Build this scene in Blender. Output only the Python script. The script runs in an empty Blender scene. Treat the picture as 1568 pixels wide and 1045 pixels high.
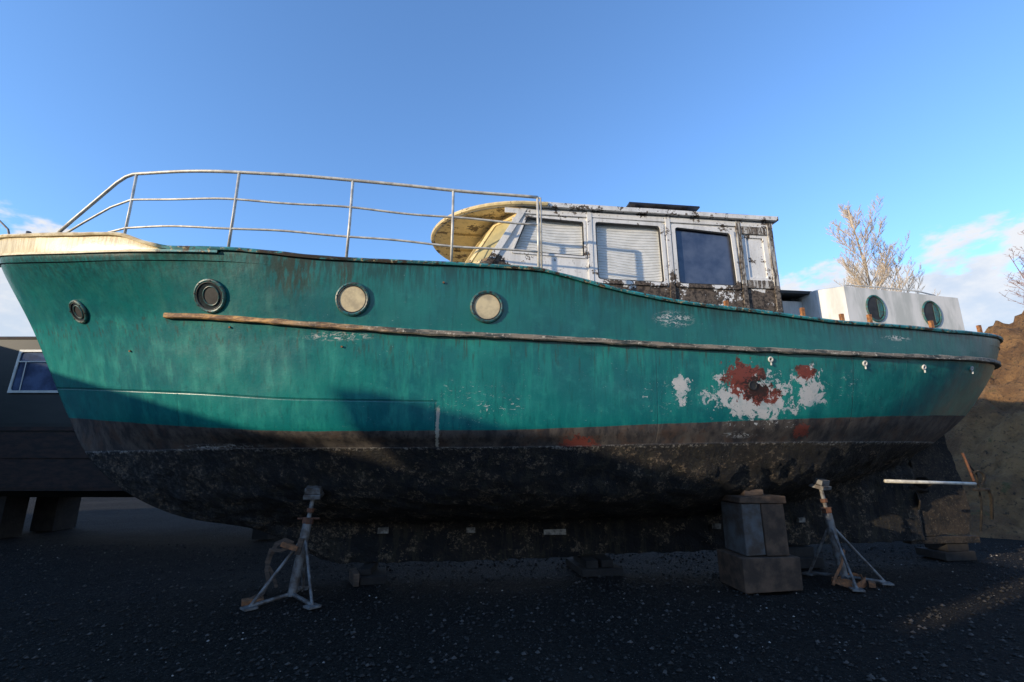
import bpy, bmesh, math, random
import numpy as np
from mathutils import Vector, Matrix, noise as mnoise
from mathutils.bvhtree import BVHTree
random.seed(7)
R=random.random
scene=bpy.context.scene
scene.view_settings.view_transform='Standard'
scene.view_settings.look='None'
scene.view_settings.exposure=0

# ------------------------------------------------------------ node helpers
class NT:
    def __init__(s,tree): s.t=tree; s.n=tree.nodes; s.l=tree.links
    def node(s,typ,**kw):
        n=s.n.new(typ)
        for k,v in kw.items(): setattr(n,k,v)
        return n
    def put(s,sock,v):
        if isinstance(v,bpy.types.NodeSocket): s.l.new(v,sock)
        elif v is not None:
            if isinstance(v,(tuple,list)) and len(v)==3 and sock.type=='RGBA': v=(*v,1)
            sock.default_value=v
    def m(s,op,a,b=None,c=None,clamp=False):
        n=s.node('ShaderNodeMath',operation=op,use_clamp=clamp)
        s.put(n.inputs[0],a); s.put(n.inputs[1],b); s.put(n.inputs[2],c)
        return n.outputs[0]
    def noise(s,co,scale=5,detail=4,rough=.55,dist=0,sc=None):
        if sc is not None:
            mp=s.node('ShaderNodeMapping'); s.put(mp.inputs[0],co); mp.inputs['Scale'].default_value=sc; co=mp.outputs[0]
        n=s.node('ShaderNodeTexNoise'); s.put(n.inputs['Vector'],co)
        n.inputs['Scale'].default_value=scale; n.inputs['Detail'].default_value=min(detail,5)
        n.inputs['Roughness'].default_value=rough; n.inputs['Distortion'].default_value=dist
        return n.outputs['Fac']
    def vor(s,co,scale=20,feature='F1'):
        n=s.node('ShaderNodeTexVoronoi',feature=feature); s.put(n.inputs['Vector'],co); n.inputs['Scale'].default_value=scale
        return n.outputs
    def step(s,v,a,b):
        n=s.node('ShaderNodeMapRange',interpolation_type='SMOOTHSTEP')
        s.put(n.inputs['Value'],v)
        n.inputs['From Min'].default_value=min(a,b); n.inputs['From Max'].default_value=max(a,b)
        if a<=b: n.inputs['To Min'].default_value=0; n.inputs['To Max'].default_value=1
        else: n.inputs['To Min'].default_value=1; n.inputs['To Max'].default_value=0
        return n.outputs[0]
    def mix(s,f,a,b):
        n=s.node('ShaderNodeMix',data_type='RGBA')
        s.put(n.inputs[0],f); s.put(n.inputs[6],a); s.put(n.inputs[7],b)
        return n.outputs[2]
    def bump(s,h,strength=.3,dist=.01,normal=None):
        n=s.node('ShaderNodeBump'); s.put(n.inputs['Height'],h)
        n.inputs['Strength'].default_value=strength; n.inputs['Distance'].default_value=dist
        if normal is not None: s.put(n.inputs['Normal'],normal)
        return n.outputs[0]
def newmat(name):
    m=bpy.data.materials.new(name); m.use_nodes=True
    nt=NT(m.node_tree); b=m.node_tree.nodes['Principled BSDF']
    co=nt.node('ShaderNodeTexCoord').outputs['Object']
    return m,nt,b,co
def simple(name,col,col2=None,scale=8,rough=.6,metal=0,bump=.2,bd=.005,coat=0,sc=None,det=4,lo=.35,hi=.65):
    m,nt,b,co=newmat(name)
    n=nt.noise(co,scale,det,.6,sc=sc)
    c=nt.mix(nt.step(n,lo,hi),col,col2 or tuple(x*.6 for x in col))
    nt.put(b.inputs['Base Color'],c)
    b.inputs['Roughness'].default_value=rough; b.inputs['Metallic'].default_value=metal
    b.inputs['Coat Weight'].default_value=coat
    if bump: nt.put(b.inputs['Normal'],nt.bump(nt.noise(co,scale*4,3,.6,sc=sc),bump,bd))
    return m

# ------------------------------------------------------------ mesh builder
class MB:
    def __init__(s): s.v=[]; s.f=[]; s.mi=[]
    def add(s,vs,fs,m=0):
        o=len(s.v); s.v+= [tuple(p) for p in vs]; s.f+=[tuple(i+o for i in f) for f in fs]; s.mi+=[m]*len(fs)
    def box(s,a,b,m=0,rot=None,c=None,jit=0):
        a=Vector(a);b=Vector(b)
        vs=[Vector((x,y,z)) for x in(a.x,b.x) for y in(a.y,b.y) for z in(a.z,b.z)]
        if jit: vs=[v+Vector((R()-.5,R()-.5,R()-.5))*jit for v in vs]
        if rot: 
            ce=Vector(c) if c else (a+b)/2; M=Matrix.Rotation(rot[0],3,rot[1]); vs=[ce+M@(v-ce) for v in vs]
        s.add(vs,[(0,1,3,2),(4,6,7,5),(0,4,5,1),(2,3,7,6),(0,2,6,4),(1,5,7,3)],m)
    def tube(s,pts,rs,m=0,n=10,cap=True):
        pts=[Vector(p) for p in pts]
        if not isinstance(rs,(list,tuple)): rs=[rs]*len(pts)
        vs=[];fs=[]
        T=(pts[1]-pts[0]).normalized(); up=Vector((0,0,1)) if abs(T.z)<.9 else Vector((1,0,0))
        U=T.cross(up).normalized()
        for i,p in enumerate(pts):
            if i==0: t=pts[1]-pts[0]
            elif i==len(pts)-1: t=pts[-1]-pts[-2]
            else: t=(pts[i+1]-pts[i]).normalized()+(pts[i]-pts[i-1]).normalized()
            t=t.normalized(); U=(U-t*U.dot(t)).normalized(); V=t.cross(U)
            for k in range(n):
                a=2*math.pi*k/n; vs.append(p+(U*math.cos(a)+V*math.sin(a))*rs[i])
        for i in range(len(pts)-1):
            for k in range(n):
                k2=(k+1)%n; fs.append((i*n+k,i*n+k2,(i+1)*n+k2,(i+1)*n+k))
        if cap and n>3:
            fs.append(tuple(range(n))[::-1]); fs.append(tuple((len(pts)-1)*n+k for k in range(n)))
        s.add(vs,fs,m)
    def prism(s,poly,fmap,d0,d1,m=0):
        n=len(poly); vs=[fmap(u,v,d0) for u,v in poly]+[fmap(u,v,d1) for u,v in poly]
        fs=[tuple(range(n)),tuple(range(n,2*n))[::-1]]+[(i,i+n,(i+1)%n+n,(i+1)%n) for i in range(n)]
        s.add(vs,fs,m)
    def panel(s,outer,holes,fmap,th,m=0):
        bm=bmesh.new(); loops=[outer]+holes; vl=[]
        for lp in loops:
            vv=[bm.verts.new((u,v,0)) for u,v in lp]; vl.append(vv)
            for i in range(len(vv)): bm.edges.new((vv[i],vv[(i+1)%len(vv)]))
        bm.verts.index_update()
        bmesh.ops.triangle_fill(bm,edges=bm.edges[:],use_beauty=True)
        bm.verts.index_update()
        vs2=[(v.co.x,v.co.y) for v in bm.verts]; fs=[tuple(v.index for v in f.verts) for f in bm.faces]
        n=len(vs2)
        vs=[fmap(u,v,0) for u,v in vs2]+[fmap(u,v,th) for u,v in vs2]
        allf=fs+[tuple(i+n for i in f[::-1]) for f in fs]
        for vv in vl:
            ii=[v.index for v in vv]
            for i in range(len(ii)): a,b=ii[i],ii[(i+1)%len(ii)]; allf.append((a,b,b+n,a+n))
        bm.free(); s.add(vs,allf,m)
    def torus(s,c,nrm,Rr,r,m=0,n=32,k=8,sx=1,sz=1):
        c=Vector(c);nrm=Vector(nrm).normalized(); U=nrm.cross(Vector((0,0,1))).normalized(); V=U.cross(nrm)
        pts=[];fs=[]
        for i in range(n):
            a=2*math.pi*i/n; d=U*math.cos(a)*sx+V*math.sin(a)*sz
            for j in range(k):
                b=2*math.pi*j/k; pts.append(c+d*(Rr+r*math.cos(b))+nrm*r*math.sin(b))
        for i in range(n):
            for j in range(k):
                fs.append((i*k+j,((i+1)%n)*k+j,((i+1)%n)*k+(j+1)%k,i*k+(j+1)%k))
        s.add(pts,fs,m)
    def disc(s,c,nrm,r,m=0,n=32,sx=1,sz=1):
        c=Vector(c);nrm=Vector(nrm).normalized(); U=nrm.cross(Vector((0,0,1))).normalized(); V=U.cross(nrm)
        if U.length<.1: U=Vector((1,0,0)); V=Vector((0,1,0))
        s.add([c+U*math.cos(2*math.pi*i/n)*r*sx+V*math.sin(2*math.pi*i/n)*r*sz for i in range(n)],[tuple(range(n))],m)
    def make(s,name,parent=None,mats=(),smooth=False,bevel=0):
        me=bpy.data.meshes.new(name); me.from_pydata(s.v,[],s.f); me.update()
        for mt in mats: me.materials.append(mt)
        me.polygons.foreach_set('material_index',s.mi)
        if smooth: me.polygons.foreach_set('use_smooth',[True]*len(me.polygons))
        bm=bmesh.new(); bm.from_mesh(me); bmesh.ops.recalc_face_normals(bm,faces=bm.faces); bm.to_mesh(me); bm.free()
        ob=bpy.data.objects.new(name,me); scene.collection.objects.link(ob)
        if parent: ob.parent=parent
        if bevel:
            md=ob.modifiers.new('bevel','BEVEL'); md.width=bevel; md.segments=2; md.limit_method='ANGLE'
        return ob
def empty(name,loc=(0,0,0),rz=0):
    e=bpy.data.objects.new(name,None); e.empty_display_size=.3; scene.collection.objects.link(e); e.location=loc; e.rotation_euler=(0,0,rz); return e
def rpoly(c,r,n=5):
    out=[];N=len(c)
    for i in range(N):
        p=Vector(c[i]);a=Vector(c[i-1]);b=Vector(c[(i+1)%N])
        p0=p+(a-p).normalized()*r; p1=p+(b-p).normalized()*r
        for k in range(n+1):
            t=k/n; q=p0*(1-t)**2+p*2*t*(1-t)+p1*t*t; out.append((q.x,q.y))
    return out
def pchip(xs,ys):
    x=np.array(xs,float);y=np.array(ys,float);h=np.diff(x);d=np.diff(y)/h
    m=np.zeros(len(x)); m[0]=d[0]; m[-1]=d[-1]
    for i in range(1,len(x)-1):
        if d[i-1]*d[i]>0:
            w1=2*h[i]+h[i-1];w2=h[i]+2*h[i-1]; m[i]=(w1+w2)/(w1/d[i-1]+w2/d[i])
    def f(q):
        q=np.clip(np.asarray(q,float),x[0],x[-1]); i=np.clip(np.searchsorted(x,q,side='right')-1,0,len(h)-1)
        t=(q-x[i])/h[i]; t2=t*t;t3=t2*t
        return (2*t3-3*t2+1)*y[i]+(t3-2*t2+t)*h[i]*m[i]+(-2*t3+3*t2)*y[i+1]+(t3-t2)*h[i]*m[i+1]
    return f

# ------------------------------------------------------------ materials
def mat_hull():
    m,nt,b,co=newmat('hull_paint')
    at=nt.node('ShaderNodeAttribute',attribute_name='lev'); lev=at.outputs['Fac']
    sp=nt.node('ShaderNodeSeparateXYZ'); nt.put(sp.inputs[0],co); s,y,z=sp.outputs
    def ell(s0,z0,a,c):
        dx=nt.m('DIVIDE',nt.m('SUBTRACT',s,s0),a); dz=nt.m('DIVIDE',nt.m('SUBTRACT',z,z0),c)
        return nt.m('SQRT',nt.m('ADD',nt.m('MULTIPLY',dx,dx),nt.m('MULTIPLY',dz,dz)))
    big=nt.noise(co,.9,3,.6); mid=nt.noise(co,5,4,.65); fine=nt.noise(co,38,3,.65)
    streak=nt.noise(co,3,4,.65,sc=(2.2,2.2,.28)); streak2=nt.noise(co,9,4,.6,sc=(3,3,.22))
    teal=nt.mix(nt.step(big,.35,.65),(.003,.125,.132),(.006,.185,.165))
    teal=nt.mix(nt.m('MULTIPLY',nt.step(streak,.45,.72),.55),teal,(.016,.29,.23))
    teal=nt.mix(nt.m('MULTIPLY',nt.step(streak2,.50,.72),.45),teal,(.003,.075,.078))
    teal=nt.mix(nt.m('MULTIPLY',nt.step(mid,.5,.72),.35),teal,(.026,.28,.24))
    teal=nt.mix(nt.m('MULTIPLY',nt.step(lev,2.0,1.9),nt.m('ADD',nt.m('MULTIPLY',nt.step(streak,.3,.7),.35),.14)),teal,(.004,.07,.078))  # streaked grime plus flare shade put into the colour above the strake
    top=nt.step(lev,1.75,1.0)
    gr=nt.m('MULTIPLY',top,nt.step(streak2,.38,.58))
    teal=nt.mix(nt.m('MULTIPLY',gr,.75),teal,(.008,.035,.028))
    rs=nt.m('MULTIPLY',nt.m('MAXIMUM',nt.step(ell(4.75,3.72,.42,.42),1,.3),nt.step(ell(5.35,3.7,.12,.3),1,.4)),nt.step(streak2,.36,.56))
    teal=nt.mix(nt.m('MULTIPLY',rs,.6),teal,(.035,.030,.012))
    rr=nt.m('MULTIPLY',nt.m('MULTIPLY',nt.step(lev,2.4,2.02),nt.step(lev,1.98,2.02)),nt.step(streak2,.54,.68))
    teal=nt.mix(nt.m('MULTIPLY',rr,.6),teal,(.05,.04,.02))
    fl=nt.noise(co,19,5,.75,sc=(1,1,2.0)); zone=nt.noise(co,1.1,2,.5)
    flm=nt.m('MULTIPLY',nt.m('MULTIPLY',nt.step(fl,.66,.68),nt.step(zone,.46,.56)),nt.step(s,2.5,6.5))
    teal=nt.mix(nt.m('MULTIPLY',flm,.6),teal,(.36,.45,.45))
    sl=nt.m('ABSOLUTE',nt.m('SUBTRACT',lev,2.62)); seam=nt.m('MULTIPLY',nt.step(sl,.012,.005),nt.step(s,6.5,6.45))
    for s0 in (3.3,6.45,9.1,11.85,12.75):
        a,c=(2.6,2.63) if s0<7 else (2.05,2.1)
        q=nt.m('ABSOLUTE',nt.m('SUBTRACT',s,s0)); qq=nt.m('MULTIPLY',nt.step(q,.010,.004),nt.step(lev,a,c))
        seam=nt.m('MAXIMUM',seam,nt.m('MULTIPLY',qq,1 if s0 in(6.45,11.85) else .5))
    teal=nt.mix(nt.m('MULTIPLY',seam,.5),teal,(.003,.05,.055))
    wn=nt.m('ADD',nt.m('ABSOLUTE',nt.m('SUBTRACT',s,6.48)),nt.m('MULTIPLY',nt.m('SUBTRACT',fine,.5),.05))
    wl=nt.m('MULTIPLY',nt.step(wn,.024,.012),nt.step(lev,2.66,2.7))
    pn=nt.noise(co,7,5,.72,dist=.5); pn2=nt.noise(co,11,5,.72,dist=.3)
    pw=nt.m('ADD',nt.m('MULTIPLY',nt.m('SUBTRACT',pn,.5),4.2),nt.m('MULTIPLY',nt.m('SUBTRACT',fine,.5),.9))
    pr=nt.m('ADD',nt.m('MULTIPLY',nt.m('SUBTRACT',pn2,.5),3.6),nt.m('MULTIPLY',nt.m('SUBTRACT',fine,.5),.8))
    def union(lst,nz):
        o=None
        for e in lst:
            w=nt.step(nt.m('ADD',ell(*e),nz),1.03,.95); o=w if o is None else nt.m('MAXIMUM',o,w)
        return o
    whites=union(((10.35,2.34,.46,.26),(11.15,2.62,.18,.12),(11.2,2.40,.18,.16),(9.42,2.42,.09,.17)),pw)
    scr=nt.noise(co,13,5,.78,sc=(1,1,2.0),dist=1.2)
    def scuffs(lst):
        o=None
        for e in lst:
            w=nt.step(ell(*e),1.0,.3); o=w if o is None else nt.m('MAXIMUM',o,w)
        return o
    sA=scuffs(((9.35,3.27,.32,.13),(5.3,2.97,.5,.07),(12.6,3.17,.3,.05),(3.8,1.73,.7,.04),(10.2,1.87,.3,.05)))
    sB=scuffs(((9.2,2.3,.5,.3),(10.9,1.98,.25,.1),(11.7,2.5,.5,.3),(6.9,2.2,.8,.35),(10.4,2.3,1.0,.5)))
    whites=nt.m('MAXIMUM',whites,nt.m('MAXIMUM',nt.m('MULTIPLY',sA,nt.step(scr,.51,.56)),nt.m('MULTIPLY',sB,nt.step(scr,.61,.64))))
    reds=union(((10.25,2.55,.26,.22),(10.45,2.36,.28,.12),(11.12,2.66,.13,.10),(8.15,1.75,.2,.09),(11.1,1.93,.12,.08)),pr)
    wob=nt.m('MULTIPLY',nt.m('SUBTRACT',nt.noise(co,2.2,5,.7),.5),.22)
    band=nt.step(nt.m('ADD',lev,nt.m('MULTIPLY',wob,.25)),2.99,3.01)
    low=nt.step(nt.m('ADD',lev,wob),3.97,4.03)
    grey=nt.mix(nt.step(streak,.35,.65),(.032,.029,.031),(.11,.093,.078))
    grey=nt.mix(nt.m('MULTIPLY',nt.step(mid,.5,.65),.6),grey,(.095,.056,.038))
    grey=nt.mix(nt.m('MULTIPLY',nt.step(streak2,.55,.65),.6),grey,(.02,.02,.022))
    # fouled bottom : near-black antifouling, muddy vertical runs, ragged tan crust only in clumps
    barn=nt.noise(co,20,5,.8); vo=nt.vor(co,34)[0]; clump=nt.noise(co,1.7,5,.78,sc=(1,1,1.4)); drip=nt.noise(co,4,4,.7,sc=(2.4,2.4,.4))
    bott=nt.mix(nt.step(clump,.44,.60),(.004,.004,.005),(.022,.016,.011))
    bott=nt.mix(nt.m('MULTIPLY',nt.step(drip,.50,.62),.75),bott,(.040,.033,.019))
    bott=nt.mix(nt.m('MULTIPLY',nt.step(s,6.0,3.0),nt.m('MULTIPLY',nt.step(nt.m('ADD',nt.m('MULTIPLY',barn,.5),nt.m('MULTIPLY',mid,.5)),.46,.60),.7)),bott,(.085,.08,.074))
    growth=nt.m('MULTIPLY',nt.step(barn,.48,.56),nt.step(nt.m('ADD',nt.m('ADD',nt.m('MULTIPLY',clump,.6),nt.m('MULTIPLY',mid,.5)),nt.m('MULTIPLY',barn,.3)),.74,.80))
    bott=nt.mix(nt.m('MULTIPLY',growth,.9),bott,nt.mix(nt.step(fine,.4,.6),(.24,.175,.11),(.10,.075,.05)))
    bott=nt.mix(nt.m('MULTIPLY',nt.step(vo,.16,.09),nt.step(mid,.52,.6)),bott,(.36,.31,.24))
    fr=nt.m('ABSOLUTE',nt.m('SUBTRACT',nt.m('ADD',lev,wob),4.03)); sal=nt.m('MULTIPLY',nt.step(fr,.07,.02),nt.step(barn,.50,.58))
    col=nt.mix(band,teal,grey)
    col=nt.mix(nt.m('MULTIPLY',whites,nt.step(fine,.22,.4)),col,nt.mix(nt.step(mid,.45,.65),(.52,.52,.50),(.36,.42,.42)))
    redc=nt.mix(nt.step(pn2,.38,.5),(.07,.024,.018),(.20,.045,.03))
    redc=nt.mix(nt.step(pn,.50,.42),redc,(.20,.045,.03))
    redc=nt.mix(nt.m('MULTIPLY',nt.step(nt.m('ADD',ell(10.42,2.44,.20,.18),nt.m('MULTIPLY',nt.m('SUBTRACT',scr,.5),4)),1,.8),.9),redc,(.018,.012,.010))
    col=nt.mix(reds,col,redc)
    col=nt.mix(wl,col,(.42,.4,.33))
    col=nt.mix(low,col,bott)
    col=nt.mix(nt.m('MULTIPLY',sal,.7),col,(.36,.33,.28))
    cream=nt.mix(nt.step(streak2,.42,.66),(.70,.60,.36),(.45,.34,.16))
    cm=nt.m('MULTIPLY',nt.step(lev,1.0,.98),nt.step(s,3.15,3.1))
    col=nt.mix(cm,col,cream)
    nt.put(b.inputs['Base Color'],col)
    ro=nt.m('ADD',nt.m('MULTIPLY',streak,.25),.22); ro=nt.m('ADD',ro,nt.m('MULTIPLY',nt.m('MAXIMUM',low,band),.45),clamp=True)
    nt.put(b.inputs['Roughness'],ro)
    n1=nt.bump(nt.noise(co,1.4,2,.5),.7,.035)
    n3=nt.bump(nt.m('SUBTRACT',nt.m('MULTIPLY',nt.m('ADD',nt.step(lev,3.97,4.03),.03),nt.m('ADD',barn,nt.m('MULTIPLY',clump,1.5))),nt.m('MULTIPLY',seam,.06)),1,.06,n1)
    nt.put(b.inputs['Normal'],n3)
    return m
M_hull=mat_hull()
def mat_strake():
    m,nt,b,co=newmat('strake_wood')
    sp=nt.node('ShaderNodeSeparateXYZ'); nt.put(sp.inputs[0],co); s=sp.outputs[0]
    n=nt.noise(co,6,5,.7,sc=(.6,3,3)); n2=nt.noise(co,3,5,.7)
    wood=nt.mix(nt.step(n,.35,.6),(.60,.34,.12),(.17,.09,.045))
    old=nt.mix(nt.step(n,.4,.62),(.26,.22,.17),(.03,.045,.045))
    old=nt.mix(nt.step(nt.noise(co,22,4,.7),.58,.64),old,(.5,.45,.36))
    f=nt.m('ADD',nt.m('MULTIPLY',s,.35),nt.m('MULTIPLY',n2,1.6))
    nt.put(b.inputs['Base Color'],nt.mix(nt.step(f,2.2,3.1),wood,old))
    b.inputs['Roughness'].default_value=.75
    nt.put(b.inputs['Normal'],nt.bump(n,.5,.01)); return m
M_strake=mat_strake()
def mat_gunwale():
    m,nt,b,co=newmat('gunwale_paint')
    sp=nt.node('ShaderNodeSeparateXYZ'); nt.put(sp.inputs[0],co); s=sp.outputs[0]
    n=nt.noise(co,7,5,.7,sc=(.7,2,2)); 
    t=nt.mix(nt.step(n,.4,.6),(.03,.26,.27),(.02,.13,.14))
    t=nt.mix(nt.step(nt.noise(co,9,5,.75),.50,.56),t,(.05,.035,.02))
    t=nt.mix(nt.step(nt.noise(co,24,4,.7),.57,.63),t,(.42,.36,.2))
    t=nt.mix(nt.m('MULTIPLY',nt.m('MULTIPLY',nt.step(s,4.3,4.5),nt.step(s,5.5,5.3)),nt.step(n,.35,.5)),t,(.03,.02,.012))
    cr=nt.mix(nt.step(n,.4,.62),(.72,.62,.40),(.48,.37,.2))
    nt.put(b.inputs['Base Color'],nt.mix(nt.step(s,3.15,3.05),t,cr))
    b.inputs['Roughness'].default_value=.55
    nt.put(b.inputs['Normal'],nt.bump(n,.4,.008)); return m
M_gun=mat_gunwale()
def mat_peel(name,white=(.78,.77,.74),dark=(.025,.019,.015),base=0.0,door=0):
    m,nt,b,co=newmat(name)
    sp=nt.node('ShaderNodeSeparateXYZ'); nt.put(sp.inputs[0],co); s,y,z=sp.outputs
    n=nt.noise(co,4.5,5,.75); f=nt.noise(co,26,5,.7); g=nt.noise(co,3,4,.6,sc=(3,3,.5)); gv=nt.noise(co,7,5,.7,sc=(5,5,.5))
    lowm=nt.m('MULTIPLY',nt.step(z,4.10,3.88),nt.step(s,8.5,9.1)); frm=nt.m('MULTIPLY',nt.step(z,4.42,4.25),nt.step(s,7.5,7.2))
    mid=nt.m('MULTIPLY',nt.step(z,4.3,4.0),nt.step(s,8.2,8.6)); topm=nt.m('MULTIPLY',nt.step(z,4.95,5.03),.05)
    k=nt.m('ADD',nt.m('ADD',nt.m('MULTIPLY',lowm,.17),nt.m('MULTIPLY',frm,.20)),nt.m('ADD',nt.m('MULTIPLY',mid,.05),topm))
    v=nt.m('ADD',nt.m('ADD',n,nt.m('MULTIPLY',nt.m('SUBTRACT',f,.5),.3)),nt.m('ADD',k,base))
    mask=nt.step(v,.60,.62)
    if door:
        mask=nt.m('MAXIMUM',mask,nt.step(gv,.44,.51))
    w=nt.mix(nt.step(g,.4,.75),white,tuple(c*.75 for c in white))
    w=nt.mix(nt.m('MULTIPLY',nt.step(f,.56,.68),.5),w,(.3,.27,.2))
    d=nt.mix(nt.step(f,.4,.6),dark,(.13,.10,.075) if not door else (.20,.165,.13))
    nt.put(b.inputs['Base Color'],nt.mix(mask,w,d))
    nt.put(b.inputs['Roughness'],nt.m('ADD',nt.m('MULTIPLY',mask,.35),.45))
    nt.put(b.inputs['Normal'],nt.bump(nt.m('ADD',nt.m('MULTIPLY',n,-1),nt.m('MULTIPLY',f,.6)),.6,.006)); return m
M_peel=mat_peel('peeling_white_paint')
M_door=mat_peel('rotten_door_paint',white=(.55,.53,.48),base=.0,door=1)
M_cream=mat_peel('peeling_cream_paint',white=(.78,.61,.31),dark=(.20,.13,.05),base=-.02)
M_white=simple('house_white',(.68,.67,.64),(.46,.47,.44),3,.5,bump=.15,sc=(2,2,.5))
M_rail=simple('rail_galvanised',(.70,.67,.58),(.42,.40,.36),9,.45,.1,bump=.1)
M_dkrim=simple('porthole_rim',(.018,.14,.14),(.05,.06,.045),20,.45)
M_dkgl=simple('porthole_dark_glass',(.02,.028,.03),(.05,.06,.06),6,.12,bump=0,coat=.5)
M_crgl=simple('porthole_cream_board',(.70,.58,.35),(.46,.38,.24),7,.6,bump=.05)
M_black=simple('black_rubber',(.015,.015,.016),(.03,.03,.03),10,.6)
M_panelm=simple('solar_panel',(.02,.022,.03),(.03,.03,.04),10,.2,bump=0)
M_blind=simple('venetian_blind',(.84,.83,.78),(.70,.70,.66),5,.6,bump=0)
M_rust=simple('rusty_stub',(.42,.18,.06),(.17,.07,.03),25,.8,bump=.4)
M_rustdk=simple('rusty_iron',(.14,.055,.025),(.06,.03,.02),20,.85,bump=.4)
M_galv=simple('stand_steel',(.19,.19,.185),(.08,.065,.055),12,.55,.2,bump=.2)
M_strap=simple('orange_strap',(.32,.13,.05),(.13,.065,.032),18,.85)
M_timber=simple('weathered_timber',(.12,.08,.055),(.05,.035,.025),6,.85,bump=.6,bd=.01,sc=(1,1,5))
M_conc=simple('block_brown',(.115,.070,.043),(.045,.029,.019),5,.9,bump=.6,bd=.01)
M_concb=simple('block_side_paint',(.10,.105,.105),(.06,.042,.03),4,.9,bump=.5)
M_darkblk=simple('dark_block',(.022,.019,.016),(.012,.010,.009),7,.9,bump=.5,bd=.01)
M_anode=simple('zinc_anode',(.30,.28,.24),(.08,.07,.06),16,.8,bump=.5)
M_deck=simple('deck_grey',(.28,.29,.28),(.18,.18,.17),4,.8)
def mat_keelg():
    m,nt,b,co=newmat('rudder_growth')
    a=nt.noise(co,4,5,.75); f=nt.noise(co,26,4,.8)
    c=nt.mix(nt.step(a,.4,.6),(.008,.007,.007),(.038,.028,.02)); c=nt.mix(nt.step(f,.56,.64),c,(.10,.08,.055))
    nt.put(b.inputs['Base Color'],c); b.inputs['Roughness'].default_value=.95
    nt.put(b.inputs['Normal'],nt.bump(nt.m('ADD',a,f),1,.05)); return m
M_keel=mat_keelg()
def mat_glass(name,tint,rough=.03,alpha=.25):
    m,nt,b,co=newmat(name)
    nt.put(b.inputs['Base Color'],tint); b.inputs['Roughness'].default_value=rough; b.inputs['Alpha'].default_value=alpha
    return m
M_gl=mat_glass('clear_glass',(.3,.33,.35),.04,.08)
def mat_w3():
    m,nt,b,co=newmat('tinted_glass')
    n=nt.noise(co,2.5,4,.6)
    nt.put(b.inputs['Base Color'],nt.mix(nt.step(n,.35,.65),(.035,.05,.10),(.085,.105,.16)))
    b.inputs['Roughness'].default_value=.08; b.inputs['Coat Weight'].default_value=.5; return m
M_w3=mat_w3()
M_frontgl=simple('front_glass',(.50,.43,.22),(.36,.32,.18),3,.12,bump=0,coat=.6)

# ------------------------------------------------------------ THE BOAT
PHI=math.radians(7)
boat=empty('cabin_cruiser_boat',(-7.5,6.55,0),PHI)
L1z=[(0,4.37),(1,4.16),(2,4.03),(3.1,3.97),(4,3.93),(5.3,3.83),(6.65,3.81),(7.6,3.79),(7.92,3.73),(8.75,3.55),(9.6,3.43),(10.55,3.37),(11.85,3.29),(13.3,3.29),(15.7,3.38)]
Bsh=[(0,0),(.3,.38),(1,.85),(2,1.3),(3,1.6),(4,1.78),(5.3,1.88),(7.6,1.95),(9.6,1.93),(11,1.87),(12,1.8),(13.3,1.64),(14.3,1.42),(15,1.12),(15.5,.65),(15.7,0)]
LEV=[
 dict(b=Bsh,z=[(0,4.62),(1,4.40),(2,4.26),(2.6,4.20),(3.0,4.06),(3.3,3.99)]+[(a,c+.03) for a,c in L1z if a>3.5]),
 dict(b=[(.06,0),(.34,.36),(1,.83)]+Bsh[3:],z=L1z),
 dict(b=[(.70,0),(1.0,.22),(1.5,.5),(2,.78),(3,1.24),(4,1.53),(5.3,1.76),(7.6,1.9),(9.6,1.9),(11,1.85),(12,1.78),(13.3,1.6),(14.3,1.35),(15,1.0),(15.4,.6),(15.6,0)],
      z=[(.7,3.36),(2,3.31),(3.2,3.26),(5.1,3.09),(6.6,3.0),(7.9,2.97),(9.1,2.935),(10.45,2.91),(11.8,2.91),(15.6,3.03)]),
 dict(b=[(1.4,0),(2,.3),(3,.78),(4,1.17),(5.3,1.5),(7,1.75),(9,1.8),(11,1.7),(12,1.57),(13,1.35),(14,.98),(14.8,.55),(15.15,0)],
      z=[(1.4,2.13),(3.5,1.96),(5,1.89),(7,1.9),(9,1.98),(11,2.07),(15.1,2.25)]),
 dict(b=[(1.7,0),(2.5,.3),(3.5,.74),(5,1.2),(7,1.6),(9,1.68),(11,1.52),(12,1.34),(13,1.05),(14,.6),(14.75,0)],
      z=[(1.7,1.66),(4,1.70),(7,1.71),(10,1.77),(14.7,1.83)]),
 dict(b=[(2.3,0),(3.2,.28),(5,.78),(7,1.2),(9,1.3),(11,1.08),(12.5,.68),(13.5,.34),(14.35,0)],
      z=[(2.3,1.14),(5,1.13),(9,1.13),(11,1.2),(13,1.42),(14.35,1.62)]),
 dict(b=[(3.1,0),(4,.2),(5,.38),(7,.66),(9,.7),(11,.52),(13,.2),(14.3,0)],
      z=[(3.1,.8),(5,.83),(9,.84),(11,.93),(13,1.24),(14.3,1.5)]),
 dict(b=[(4.0,0),(4.3,.1),(5,.15),(9,.18),(13,.13),(14.1,.1),(14.27,0)],z=[(4,.64),(5,.66),(9,.68),(11,.76),(13,1.08),(14.27,1.38)]),
 dict(b=[(4.9,0),(5.1,.1),(9,.13),(14.1,.1),(14.25,0)],z=[(4.9,.24),(5.4,.19),(14.25,.33)]),
 dict(b=[(4.9,0),(5.1,.001),(14.25,0)],z=[(4.9,.235),(5.4,.185),(14.25,.325)]),
]
for L in LEV:
    L['fb']=pchip(*zip(*L['b'])); L['fz']=pchip(*zip(*L['z'])); L['s0']=L['b'][0][0]; L['s1']=L['b'][-1][0]
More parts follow.
